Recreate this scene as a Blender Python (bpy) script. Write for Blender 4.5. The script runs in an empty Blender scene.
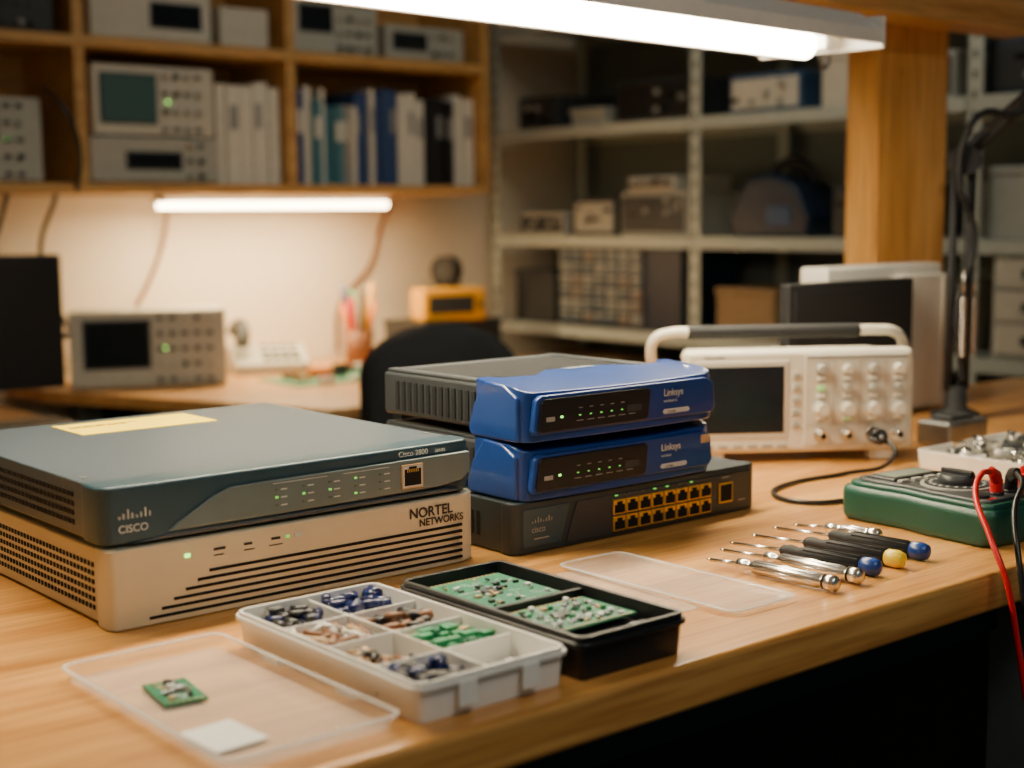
import bpy, bmesh, math, random
from mathutils import Vector, Matrix
random.seed(7)
SC=bpy.context.scene; COL=SC.collection
# ---------------------------------------------------------------- materials
MATS={}
def mat(name,col,rough=.5,metal=0,var=0,bump=0,scale=40,emit=None,es=0,trans=0,alpha=1,coat=0,spec=.5,stretch=(1,1,1)):
    if name in MATS: return MATS[name]
    m=bpy.data.materials.new(name); m.use_nodes=True
    nt=m.node_tree; b=nt.nodes['Principled BSDF']
    c=(*col,1)
    b.inputs['Base Color'].default_value=c
    b.inputs['Roughness'].default_value=rough
    b.inputs['Metallic'].default_value=metal
    b.inputs['Transmission Weight'].default_value=trans
    b.inputs['Alpha'].default_value=alpha
    b.inputs['Coat Weight'].default_value=coat
    b.inputs['Specular IOR Level'].default_value=spec
    if emit: 
        b.inputs['Emission Color'].default_value=(*emit,1); b.inputs['Emission Strength'].default_value=es
    tc=nt.nodes.new('ShaderNodeTexCoord'); mp=nt.nodes.new('ShaderNodeMapping'); mp.inputs['Scale'].default_value=stretch
    nt.links.new(tc.outputs['Object'],mp.inputs['Vector'])
    n=nt.nodes.new('ShaderNodeTexNoise'); n.inputs['Scale'].default_value=scale; n.inputs['Detail'].default_value=5
    nt.links.new(mp.outputs['Vector'],n.inputs['Vector'])
    if var>0:
        r=nt.nodes.new('ShaderNodeValToRGB')
        r.color_ramp.elements[0].position=.3; r.color_ramp.elements[1].position=.7
        r.color_ramp.elements[0].color=(*[max(0,v*(1-var)) for v in col],1)
        r.color_ramp.elements[1].color=(*[min(1,v*(1+var)) for v in col],1)
        nt.links.new(n.outputs['Fac'],r.inputs['Fac']); nt.links.new(r.outputs['Color'],b.inputs['Base Color'])
    if bump>0:
        bp=nt.nodes.new('ShaderNodeBump'); bp.inputs['Strength'].default_value=bump; bp.inputs['Distance'].default_value=.002
        nt.links.new(n.outputs['Fac'],bp.inputs['Height']); nt.links.new(bp.outputs['Normal'],b.inputs['Normal'])
    MATS[name]=m; return m
def wood(name,c1,c2,axis='X',rough=.38,knots=False,strips=0):
    m=bpy.data.materials.new(name); m.use_nodes=True; nt=m.node_tree; b=nt.nodes['Principled BSDF']
    L=nt.links.new
    tc=nt.nodes.new('ShaderNodeTexCoord'); mp=nt.nodes.new('ShaderNodeMapping')
    s={'X':(1.6,22,22),'Y':(22,1.6,22),'Z':(22,22,1.6)}[axis]
    mp.inputs['Scale'].default_value=s
    L(tc.outputs['Object'],mp.inputs['Vector'])
    n=nt.nodes.new('ShaderNodeTexNoise'); n.inputs['Scale'].default_value=1.3; n.inputs['Detail'].default_value=8; n.inputs['Distortion'].default_value=.9
    L(mp.outputs['Vector'],n.inputs['Vector'])
    r=nt.nodes.new('ShaderNodeValToRGB'); r.color_ramp.elements[0].position=.32; r.color_ramp.elements[1].position=.66
    r.color_ramp.elements[0].color=(*c1,1); r.color_ramp.elements[1].color=(*c2,1)
    L(n.outputs['Fac'],r.inputs['Fac'])
    out=r.outputs['Color']
    mp2=nt.nodes.new('ShaderNodeMapping'); mp2.inputs['Scale'].default_value=tuple(v*6 if v>2 else v*4 for v in s)
    L(tc.outputs['Object'],mp2.inputs['Vector'])
    n2=nt.nodes.new('ShaderNodeTexNoise'); n2.inputs['Scale'].default_value=1.5; n2.inputs['Detail'].default_value=3
    L(mp2.outputs['Vector'],n2.inputs['Vector'])
    r2=nt.nodes.new('ShaderNodeValToRGB'); r2.color_ramp.elements[0].position=.35; r2.color_ramp.elements[0].color=(.66,.56,.46,1); r2.color_ramp.elements[1].position=.55; r2.color_ramp.elements[1].color=(1,1,1,1)
    L(n2.outputs['Fac'],r2.inputs['Fac'])
    mx=nt.nodes.new('ShaderNodeMixRGB'); mx.blend_type='MULTIPLY'; mx.inputs['Fac'].default_value=.7
    L(out,mx.inputs['Color1']); L(r2.outputs['Color'],mx.inputs['Color2']); out=mx.outputs['Color']
    if strips:
        br=nt.nodes.new('ShaderNodeTexBrick'); br.inputs['Scale'].default_value=1
        br.inputs['Brick Width'].default_value=1.1; br.inputs['Row Height'].default_value=strips; br.inputs['Mortar Size'].default_value=.0006
        br.inputs['Color1'].default_value=(1,1,1,1); br.inputs['Color2'].default_value=(.80,.74,.66,1); br.inputs['Mortar'].default_value=(.45,.33,.22,1)
        L(tc.outputs['Object'],br.inputs['Vector'])
        m3=nt.nodes.new('ShaderNodeMixRGB'); m3.blend_type='MULTIPLY'; m3.inputs['Fac'].default_value=.8
        L(out,m3.inputs['Color1']); L(br.outputs['Color'],m3.inputs['Color2']); out=m3.outputs['Color']
    if knots:
        vo=nt.nodes.new('ShaderNodeTexVoronoi'); vo.inputs['Scale'].default_value=7
        L(tc.outputs['Object'],vo.inputs['Vector'])
        r4=nt.nodes.new('ShaderNodeValToRGB'); r4.color_ramp.elements[0].position=.06; r4.color_ramp.elements[0].color=(.22,.11,.05,1); r4.color_ramp.elements[1].position=.17; r4.color_ramp.elements[1].color=(1,1,1,1)
        L(vo.outputs['Distance'],r4.inputs['Fac'])
        m4=nt.nodes.new('ShaderNodeMixRGB'); m4.blend_type='MULTIPLY'; m4.inputs['Fac'].default_value=.9
        L(out,m4.inputs['Color1']); L(r4.outputs['Color'],m4.inputs['Color2']); out=m4.outputs['Color']
    L(out,b.inputs['Base Color'])
    b.inputs['Roughness'].default_value=rough
    bp=nt.nodes.new('ShaderNodeBump'); bp.inputs['Strength'].default_value=.12; bp.inputs['Distance'].default_value=.001
    L(n2.outputs['Fac'],bp.inputs['Height']); L(bp.outputs['Normal'],b.inputs['Normal'])
    MATS[name]=m; return m
M_bench=wood('bench_wood',(.52,.225,.050),(.80,.43,.125),'X',.28,strips=.115)
M_post=wood('post_wood',(.74,.34,.075),(.98,.56,.17),'Z',.45,knots=True)
M_beam=wood('beam_wood',(.70,.37,.11),(.88,.53,.19),'X',.45)
M_cab=wood('cabinet_wood',(.54,.29,.09),(.68,.41,.145),'X',.5)
M_desk=wood('desk_wood',(.50,.26,.08),(.66,.38,.135),'X',.4)
M_slate=mat('slate_metal',(.078,.102,.125),.38,.25,var=.10,bump=.05,scale=300)
M_bezel=mat('slate_bezel',(.036,.075,.098),.34,.1,var=.05)
M_panel=mat('bezel_panel',(.16,.21,.22),.40,.2,var=.05)
M_black=mat('black_plastic',(.007,.008,.010),.38,var=.1)
M_blackm=mat('matt_black',(.011,.012,.014),.7,var=.15,bump=.1,scale=400)
M_hole=mat('dark_hole',(.003,.003,.004),.9)
M_beige=mat('beige_metal',(.62,.56,.40),.45,.05,var=.03,bump=.03,scale=500)
M_beige2=mat('beige_bezel',(.66,.60,.44),.42,0,var=.02)
M_blue=mat('blue_plastic',(.012,.052,.25),.28,0,var=.05,coat=.25)
M_body=mat('grey_body',(.034,.039,.043),.48,var=.08,bump=.1,scale=500)
M_switch=mat('switch_body',(.030,.043,.050),.42,.1,var=.06)
M_gold=mat('gold_frame',(.78,.48,.10),.32,.6,var=.05)
M_green=mat('led_green',(.1,.6,.1),.4,emit=(.25,1,.12),es=.9)
M_greenhot=mat('led_green_bright',(.1,.8,.1),.4,emit=(.35,1,.15),es=3.5)
M_dimled=mat('led_dim',(.10,.16,.10),.4)
M_label=mat('light_print',(.62,.66,.66),.5)
M_dprint=mat('dark_print',(.02,.02,.025),.5)
M_yel=mat('yellow_label',(.92,.68,.012),.55,var=.04)
M_white=mat('white_plastic',(.78,.76,.69),.35,var=.03)
M_wbox=mat('white_tray_plastic',(.88,.86,.80),.28,var=.02)
M_scope=mat('scope_plastic',(.68,.64,.53),.42,var=.02)
M_scopep=mat('scope_panel',(.55,.52,.44),.45,var=.02)
M_knob=mat('knob_plastic',(.36,.35,.31),.4,var=.04)
M_screen=mat('dark_screen',(.010,.014,.018),.16,var=.1,spec=.35)
M_gscreen=mat('green_screen',(.03,.06,.055),.25,emit=(.12,.22,.18),es=.08)
M_clear=mat('clear_plastic',(.95,.94,.90),.12,0,alpha=.17,spec=.7)
M_clearrim=mat('clear_rim',(.95,.94,.90),.15,0,alpha=.42,spec=.8)
M_pcb=mat('pcb_green',(.015,.18,.09),.33,var=.35,scale=260,bump=.1)
M_chip=mat('chip_black',(.012,.012,.014),.4)
M_metal=mat('bright_metal',(.74,.72,.68),.25,1,var=.04)
M_dmetal=mat('worn_metal',(.35,.35,.34),.4,.9,var=.15)
M_paper=mat('paper',(.80,.79,.74),.8,var=.03)
M_dgreen=mat('holster_green',(.008,.072,.048),.42,var=.1,bump=.1,scale=600)
M_dgrey=mat('dark_grey_plastic',(.036,.042,.046),.42,var=.08)
M_red=mat('red_rubber',(.62,.008,.010),.33,var=.06)
M_dblue=mat('cap_blue',(.008,.018,.10),.25,var=.1)
M_capblue=mat('handle_blue',(.010,.045,.24),.3)
M_capyel=mat('handle_yellow',(.90,.64,.01),.32)
M_wall=mat('wall_paint',(.76,.68,.54),.85,var=.04,bump=.15,scale=120)
M_wallr=mat('wall_paint_grey',(.22,.26,.25),.9,var=.06,bump=.15,scale=100)
M_floor=mat('floor_vinyl',(.025,.030,.034),.55,var=.2,scale=12)
M_ceil=mat('ceiling_paint',(.30,.30,.28),.9,var=.03)
M_steel=mat('shelf_steel',(.48,.53,.48),.5,.1,var=.05)
M_dsteel=mat('bench_steel',(.10,.12,.12),.5,.3,var=.1)
M_under=mat('under_panel',(.005,.009,.013),.75,var=.2)
M_fab=mat('chair_fabric',(.008,.010,.014),.9,var=.2,bump=.5,scale=400)
M_amber=mat('amber_plastic',(.85,.42,.008),.4,var=.05)
M_mat=mat('cutting_mat',(.04,.24,.14),.6,var=.1)
M_brown=mat('brown_parts',(.24,.10,.04),.5,var=.2)
M_tan=mat('tan_parts',(.60,.40,.20),.5,var=.2)
M_greenb=mat('green_parts',(.01,.26,.10),.4,var=.2)
M_orange=mat('orange_parts',(.75,.20,.02),.4,var=.1)
M_tube=mat('tube_glow',(1,.95,.85),.5,emit=(1,.87,.64),es=40)
M_tube2=mat('tube_warm',(1,.9,.75),.5,emit=(1,.76,.45),es=28)
M_enamel=mat('white_enamel',(.86,.86,.82),.35,var=.02)
# ---------------------------------------------------------------- geometry
def group(name,loc=(0,0,0),rz=0):
    e=bpy.data.objects.new(name,None); e.empty_display_size=.05
    COL.objects.link(e); e.location=loc; e.rotation_euler=(0,0,math.radians(rz)); return e
def finish(bm,name,par,mt,smooth=False,bevel=0,seg=2,loc=None,rot=None):
    bmesh.ops.recalc_face_normals(bm,faces=bm.faces)
    me=bpy.data.meshes.new(name); bm.to_mesh(me); bm.free()
    o=bpy.data.objects.new(name,me); COL.objects.link(o)
    mts=mt if isinstance(mt,(list,tuple)) else [mt]
    for q in mts: me.materials.append(q)
    if par: o.parent=par
    if loc: o.location=loc
    if rot: o.rotation_euler=rot
    if bevel>0:
        md=o.modifiers.new('Bevel','BEVEL'); md.width=bevel; md.segments=seg; md.limit_method='ANGLE'; md.angle_limit=math.radians(40)
        for p in me.polygons: p.use_smooth=True
        wn=o.modifiers.new('WN','WEIGHTED_NORMAL'); wn.keep_sharp=True
    elif smooth:
        for p in me.polygons: p.use_smooth=True
    return o
def addbox(bm,b,mi=0):
    x0,x1,y0,y1,z0,z1=b
    v=[bm.verts.new(p) for p in((x0,y0,z0),(x1,y0,z0),(x1,y1,z0),(x0,y1,z0),(x0,y0,z1),(x1,y0,z1),(x1,y1,z1),(x0,y1,z1))]
    for f in((0,3,2,1),(4,5,6,7),(0,1,5,4),(1,2,6,5),(2,3,7,6),(3,0,4,7)):
        F=bm.faces.new([v[i] for i in f]); F.material_index=mi
def box(name,par,b,mt,bevel=0,seg=2,**k):
    bm=bmesh.new(); addbox(bm,b); return finish(bm,name,par,mt,bevel=bevel,seg=seg,**k)
def boxes(name,par,bs,mt,bevel=0,**k):
    bm=bmesh.new()
    for b in bs:
        if len(b)==7: addbox(bm,b[:6],b[6])
        else: addbox(bm,b)
    return finish(bm,name,par,mt,bevel=bevel,**k)
def addcyl(bm,p0,p1,r0,r1=None,n=20,mi=0):
    r1=r0 if r1 is None else r1
    p0=Vector(p0);p1=Vector(p1);d=(p1-p0).normalized()
    a=d.orthogonal().normalized();b=d.cross(a)
    A=[];B=[]
    for i in range(n):
        t=2*math.pi*i/n;w=a*math.cos(t)+b*math.sin(t)
        A.append(bm.verts.new(p0+w*r0));B.append(bm.verts.new(p1+w*r1))
    for i in range(n):
        j=(i+1)%n
        f=bm.faces.new((A[i],A[j],B[j],B[i])); f.material_index=mi; f.smooth=True
    f=bm.faces.new(A[::-1]);f.material_index=mi
    f=bm.faces.new(B);f.material_index=mi
def cyls(name,par,cs,mt,n=20,bevel=0):
    bm=bmesh.new()
    for c in cs:
        addcyl(bm,c[0],c[1],c[2],c[3] if len(c)>3 else None,n,c[4] if len(c)>4 else 0)
    return finish(bm,name,par,mt,bevel=bevel)
def cyl(name,par,p0,p1,r0,mt,r1=None,n=24,bevel=0):
    return cyls(name,par,[(p0,p1,r0,r0 if r1 is None else r1)],mt,n,bevel)
def prism(name,par,pts,a0,a1,mt,plane='xy',bevel=0,seg=2,**k):
    bm=bmesh.new()
    def P(p,a):
        return {'xy':(p[0],p[1],a),'xz':(p[0],a,p[1]),'yz':(a,p[0],p[1])}[plane]
    A=[bm.verts.new(P(p,a0)) for p in pts];B=[bm.verts.new(P(p,a1)) for p in pts]
    n=len(pts); bm.faces.new(A);bm.faces.new(B[::-1])
    for i in range(n): bm.faces.new((A[i],A[(i+1)%n],B[(i+1)%n],B[i]))
    return finish(bm,name,par,mt,bevel=bevel,seg=seg,**k)
def lathe(name,par,prof,mt,n=32,loc=(0,0,0),rot=None):
    bm=bmesh.new(); rings=[]
    for r,z in prof:
        rings.append([bm.verts.new((r*math.cos(2*math.pi*i/n),r*math.sin(2*math.pi*i/n),z)) for i in range(n)])
    for a,b in zip(rings,rings[1:]):
        for i in range(n): bm.faces.new((a[i],a[(i+1)%n],b[(i+1)%n],b[i]))
    bm.faces.new(rings[0][::-1]); bm.faces.new(rings[-1])
    o=finish(bm,name,par,mt,smooth=True,loc=loc,rot=rot)
    return o
def tube(name,par,pts,r,mt,cyc=False):
    cu=bpy.data.curves.new(name,'CURVE'); cu.dimensions='3D'; cu.bevel_depth=r; cu.bevel_resolution=4; cu.use_fill_caps=True; cu.resolution_u=10
    s=cu.splines.new('BEZIER'); s.bezier_points.add(len(pts)-1)
    for bp,p in zip(s.bezier_points,pts):
        bp.co=p; bp.handle_left_type='AUTO'; bp.handle_right_type='AUTO'
    s.use_cyclic_u=cyc
    o=bpy.data.objects.new(name,cu); COL.objects.link(o); cu.materials.append(mt)
    if par:o.parent=par
    return o
def text(name,par,s,loc,size,mt,rot=(90,0,0),align='LEFT',bold=0,sx=1):
    cu=bpy.data.curves.new(name,'FONT'); cu.body=s; cu.size=size; cu.extrude=.0001; cu.align_x=align; cu.offset=bold
    o=bpy.data.objects.new(name,cu); COL.objects.link(o); cu.materials.append(mt); o.parent=par
    o.location=loc; o.rotation_euler=[math.radians(a) for a in rot]; o.scale=(sx,1,1)
    return o
def open_tray(name,par,x0,x1,y0,y1,z0,z1,t,mt,bevel=.001,taper=.003,corner=0):
    bm=bmesh.new()
    def ring(ins,z):
        c=corner
        if c<=0: return [bm.verts.new(p) for p in((x0+ins,y0+ins,z),(x1-ins,y0+ins,z),(x1-ins,y1-ins,z),(x0+ins,y1-ins,z))]
        out=[]
        for cx,cy,a0 in((x0+c,y0+c,180),(x1-c,y0+c,270),(x1-c,y1-c,0),(x0+c,y1-c,90)):
            for k in range(5):
                a=math.radians(a0+22.5*k); rr=max(.0005,c-ins); out.append(bm.verts.new((cx+rr*math.cos(a),cy+rr*math.sin(a),z)))
        return out
    R=[ring(taper,z0),ring(0,z1),ring(t,z1),ring(t+taper,z0+t)]
    n=len(R[0])
    bm.faces.new(R[0][::-1])
    for a,b in zip(R,R[1:]):
        for i in range(n): bm.faces.new((a[i],a[(i+1)%n],b[(i+1)%n],b[i]))
    bm.faces.new(R[3])
    return finish(bm,name,par,mt,bevel=bevel)
def rim_ring(name,par,x0,x1,y0,y1,z0,z1,w,c,mt,bevel=.0006):
    bm=bmesh.new()
    def ring(e,z):
        out=[]
        for cx,cy,a0 in((x0+c,y0+c,180),(x1-c,y0+c,270),(x1-c,y1-c,0),(x0+c,y1-c,90)):
            for k in range(5):
                a=math.radians(a0+22.5*k); out.append(bm.verts.new((cx+(c+e)*math.cos(a),cy+(c+e)*math.sin(a),z)))
        return out
    R=[ring(0,z0),ring(w,z0),ring(w,z1),ring(0,z1)]; n=len(R[0])
    for q in range(4):
        a,b=R[q],R[(q+1)%4]
        for i in range(n): bm.faces.new((a[i],a[(i+1)%n],b[(i+1)%n],b[i]))
    return finish(bm,name,par,mt,bevel=bevel)
# ---------------------------------------------------------------- room
FZ=-.9; CZ=1.55
box('floor',None,(-1.3,3.4,-1.6,3.7,FZ-.06,FZ),M_floor)
box('ceiling',None,(-1.3,3.4,-1.6,3.7,CZ,CZ+.06),M_ceil)
box('wall_back',None,(-1.3,3.4,3.62,3.70,FZ,CZ),M_wall)
box('wall_right',None,(3.32,3.40,-1.6,3.62,FZ,CZ),M_wallr)
box('wall_left',None,(-1.3,-1.22,-1.6,3.62,FZ,CZ),M_wall)
# ---------------------------------------------------------------- bench
g=group('workbench')
box('top',g,(-.35,2.35,.645,1.40,-.034,0),M_bench,bevel=.005,seg=3)
box('leg_front',g,(1.19,1.24,.68,.73,FZ,-.034),M_dsteel,bevel=.004)
box('leg_front_left',g,(-.30,-.24,.68,.74,FZ,-.034),M_dsteel,bevel=.004)
box('leg_front_right',g,(2.25,2.31,.68,.74,FZ,-.034),M_dsteel,bevel=.004)
box('leg_back',g,(-.30,-.24,1.32,1.38,FZ,-.034),M_dsteel,bevel=.004)
box('leg_back_right',g,(2.25,2.31,1.32,1.38,FZ,-.034),M_dsteel,bevel=.004)
box('modesty_panel',g,(-.28,2.30,1.36,1.38,FZ+.1,-.034),M_under)
box('rail',g,(-.24,1.19,.72,.74,-.09,-.034),M_under)
boxes('pedestal',g,[(1.26,1.62,.72,1.30,FZ+.02,-.036)],M_dgrey,bevel=.004)
boxes('pedestal_drawers',g,[(1.275,1.605,.710,.722,-.20,-.06),(1.275,1.605,.710,.722,-.40,-.22),(1.275,1.605,.710,.722,-.80,-.42)],M_dsteel,bevel=.003)
boxes('pedestal_handles',g,[(1.36,1.49,.698,.712,-.115,-.10),(1.36,1.49,.698,.712,-.295,-.28),(1.36,1.49,.698,.712,-.52,-.505)],M_steel,bevel=.002)
g=group('wooden_post')
box('post',g,(1.945,2.135,1.412,1.475,FZ,1.0),M_post,bevel=.003)
g=group('wooden_post')
box('post',g,(-.30,-.15,1.412,1.475,FZ,1.0),M_post,bevel=.003)
g=group('overhead_beam')
box('beam',g,(-.35,2.29,1.33,1.41,.592,.66),M_beam,bevel=.003)
box('shelf_board',g,(-.35,2.38,1.29,1.41,.66,.68),M_beam,bevel=.003)
g=group('bench_meter',(2.12,1.295,.682))
box('case',g,(0,.24,0,.10,0,.09),M_scope,bevel=.005)
box('display',g,(.02,.12,-.002,.01,.03,.07),M_screen)
g=group('extension_cord')
tube('cord',g,[(2.33,1.30,.67),(2.36,1.27,.60),(2.35,1.27,.50),(2.37,1.29,.40),(2.36,1.34,.30)],.006,M_black)
# ---------------------------------------------------------------- bench fluorescent
ang=5.0
g=group('fluorescent_lamp',(1.53,1.105,.505),ang)
LL=1.25
prism('housing',g,[(0,0),(.006,0),(.03,.020),(.155,.020),(.179,0),(.185,0),(.185,.010),(.15,.040),(.035,.040),(0,.016)],-LL,0,M_enamel,plane='yz')
boxes('end_caps',g,[(-.004,.003,-.001,.186,-.006,.034),(-LL-.003,-LL+.004,-.001,.186,-.006,.034)],M_enamel,bevel=.002)
boxes('lamp_holders',g,[(-.035,-.004,.06,.125,-.004,.03),(-LL+.004,-LL+.035,.06,.125,-.004,.03)],M_enamel,bevel=.003)
cyl('tube_light',g,(-LL+.035,.0925,.003),(-.035,.0925,.003),.017,M_tube,n=20)
tube('hook',g,[(0,.09,.02),(.03,.10,.022),(.06,.12,.010),(.066,.125,-.012),(.058,.128,-.018)],.0035,M_dmetal)
boxes('hangers',g,[(-.25,-.22,.085,.095,.038,.102),(-1.05,-1.02,.085,.095,.038,.102),(-.25,-.22,.085,.24,.097,.102),(-1.05,-1.02,.085,.30,.097,.102)],M_dmetal)
# ---------------------------------------------------------------- beige rack unit
g=group('beige_network_appliance',(.430,.968,0))
W=.343
box('chassis',g,(.004,W-.002,.012,.36,.001,.058),M_beige,bevel=.0025)
prism('bezel',g,[(0,.02),(0,.006),(.004,0),(.30,0),(.325,.0015),(.338,.007),(W,.018),(W,.024),(0,.024)],.0002,.0605,M_beige2,bevel=.002)
boxes('front_slots',g,[(.030+.010*i,.322,-.0006,.004,.0050+.0056*i,.0073+.0056*i) for i in range(6)],M_hole)
boxes('side_perforations',g,[(.0033,.006,.035+.0065*i,.0385+.0065*i,.010+.0065*j,.0135+.0065*j) for i in range(48) for j in range(6)],M_hole)
boxes('status_lights',g,[(.060,.064,-.001,.003,.0470,.0495)],M_greenhot)
boxes('status_lights_dim',g,[(.147,.1500,-.001,.003,.0490,.0508)],M_green)
boxes('light_ring',g,[(.155,.162,-.0008,.003,.0485,.0520)],M_label)
boxes('printed_marks',g,[(.084,.094,-.0005,.002,.0485,.0505),(.110,.117,-.0005,.002,.0485,.0505),(.134,.142,-.0005,.002,.049,.051),(.084,.092,-.0005,.002,.0445,.0452),(.110,.119,-.0005,.002,.0445,.0452),(.132,.144,-.0005,.002,.0445,.0452)],M_dprint)
text('logo_line_1',g,'NORTEL',(.266,-.0008,.0465),.0120,M_dprint,bold=.0002)
text('logo_line_2',g,'NETWORKS',(.276,-.0008,.0388),.0086,M_dprint,bold=.0002)
boxes('feet',g,[(.02,.04,.03,.05,0,.006),(.30,.32,.03,.05,0,.006),(.02,.04,.31,.33,0,.006),(.30,.32,.31,.33,0,.006)],M_black)
# ---------------------------------------------------------------- slate router
g=group('rackmount_router',(.427,.975,.0629))
H=.0435; W=.343
box('chassis',g,(.003,W-.003,.012,.345,.001,H-.0008),M_slate,bevel=.0015)
prism('bezel',g,[(0,.03),(0,.006),(.007,-.003),(.045,-.005),(.10,-.004),(.24,-.003),(.333,0),(W,.008),(W,.03)],0,H,M_bezel,bevel=.003,seg=3)
prism('face_panel',g,[(.050,.0055),(.060,.012),(.088,.0270),(.104,.0325),(.335,.0340),(.335,.0165),(.326,.010),(.300,.0070),(.15,.0055)],-.0066,.002,M_panel,plane='xz',bevel=.0012)
prism('lower_lip',g,[(.02,.0005),(.05,.0040),(.31,.0045),(.33,.001)],-.0058,.002,M_slate,plane='xz',bevel=.0008)
text('logo_text',g,'CISCO',(.012,-.0058,.0095),.0080,M_label,bold=.0001)
boxes('logo_bars',g,[(.013+.0034*i,.0140+.0034*i,-.0056,.003,.0195+.0,.0195+[.002,.0038,.0065,.0038,.002,.0038,.0065,.0038][i]) for i in range(8)],M_label)
text('model_text',g,'Cisco 2800',(.262,-.0036,.0362),.0066,M_label)
text('series_text',g,'SERIES',(.300,-.0036,.0364),.0038,M_label)
led=[];mk=[];dl=[]
for i in range(5):
    x=.142+.0245*i
    for j in range(3):
        b=(x,x+.0024,-.0072,-.005,.0120+.0062*j,.0136+.0062*j)
        (led if (i,j) in((0,1),(1,1),(3,0),(3,2),(2,1)) else dl).append(b)
        mk.append((x+.0050,x+.0105,-.0070,-.005,.0120+.0062*j,.0130+.0062*j))
boxes('status_lights',g,led,M_green); boxes('status_lights_off',g,dl,M_dimled)
boxes('printed_marks',g,mk+[(.14,.19,-.0070,-.005,.0298,.0303),(.205,.25,-.0070,-.005,.0298,.0303)],M_label)
boxes('console_port_frame',g,[(.262,.284,-.0080,-.003,.0095,.0300)],M_tan,bevel=.0006)
boxes('console_port_face',g,[(.2632,.2828,-.0082,-.003,.0108,.0288)],M_label,bevel=.0004)
boxes('console_port',g,[(.2645,.2815,-.0084,-.003,.0122,.0262),(.269,.277,-.0084,-.003,.0262,.0282)],M_hole)
boxes('console_contacts',g,[(.2672+.0018*i,.2679+.0018*i,-.0086,-.004,.0235,.0262) for i in range(7)],M_gold)
boxes('side_vents',g,[(.0022,.005,.05+.0075*i,.055+.0075*i,.009+.007*j,.0125+.007*j) for i in range(20) for j in range(4)],M_hole)
box('yellow_sticker',g,(.10,.235,.255,.325,H-.0008,H-.0002),M_yel)
text('sticker_text',g,'CAUTION SERIAL 2800-4411\nDISCONNECT POWER',(.107,.302,H-.0001),.0055,M_brown,rot=(0,0,0))
boxes('lid_seam',g,[(.003,W-.003,.028,.0285,H-.0009,H-.0004)],M_hole)
boxes('lid_screws',g,[(.010,.015,.05,.055,H-.0009,H-.0002),(.33,.335,.05,.055,H-.0009,H-.0002)],M_dmetal)
boxes('feet',g,[(.02,.04,.03,.05,-.0022,.002),(.30,.32,.03,.05,-.0022,.002),(.02,.04,.30,.32,-.0022,.002),(.30,.32,.30,.32,-.0022,.002)],M_black)
# ---------------------------------------------------------------- switch
g=group('ethernet_switch',(.797,.952,0))
W=.321;H=.0465
box('chassis',g,(.002,W-.002,.010,.225,.001,H),M_switch,bevel=.0015)
prism('bezel',g,[(0,.018),(0,.006),(.008,0),(W-.01,0),(W,.004),(W,.018)],.0003,H+.0005,M_switch,bevel=.002)
prism('face_inset',g,[(.060,.004),(.074,.041),(.312,.041),(.312,.004)],-.0014,.002,M_dgrey,plane='xz',bevel=.0008)
prism('logo_patch',g,[(.010,.006),(.010,.041),(.066,.041),(.054,.006)],-.0010,.002,M_bezel,plane='xz',bevel=.0008)
pf=[];ph=[];pl=[]
for c in range(8):
    for r in range(2):
        x=.118+.0168*c; z=.0062+.0156*r
        pf.append((x-.0001,x+.0153,-.0034,0,z,z+.0140)); ph.append((x+.0014,x+.0138,-.0040,0,z+.0016,z+.0092)); ph.append((x+.0045,x+.0107,-.0040,0,z+.009,z+.0122))
    pl.append((x+.003,x+.006,-.003,0,.0392,.0400)); 
boxes('port_frames',g,pf,M_gold,bevel=.0006)
boxes('port_openings',g,ph,M_hole)
boxes('port_lights',g,pl[:1]+pl[3:5]+pl[6:7],M_green); boxes('port_lights_off',g,pl[1:3]+pl[5:6],M_dimled)
boxes('uplink_frame',g,[(.263,.283,-.0030,0,.0125,.033)],M_gold,bevel=.0006)
boxes('uplink_opening',g,[(.2650,.2810,-.0036,0,.0145,.031)],M_hole)
boxes('logo_bars',g,[(.020+.0032*i,.0209+.0032*i,-.0018,0,.028,.028+[.0015,.003,.005,.003,.0015,.003,.005,.003][i]) for i in range(8)],M_knob)
text('logo_text',g,'cisco',(.019,-.0018,.0195),.0080,M_knob)
boxes('printed_marks',g,[(.022,.040,-.0016,0,.013,.0140),(.293,.303,-.0016,0,.012,.0130),(.268,.279,-.0016,0,.0375,.0383)],M_knob)
boxes('side_vents',g,[(.0014,.004,.05+.009*i,.0545+.009*i,.012,.034) for i in range(14)],M_hole)
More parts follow.
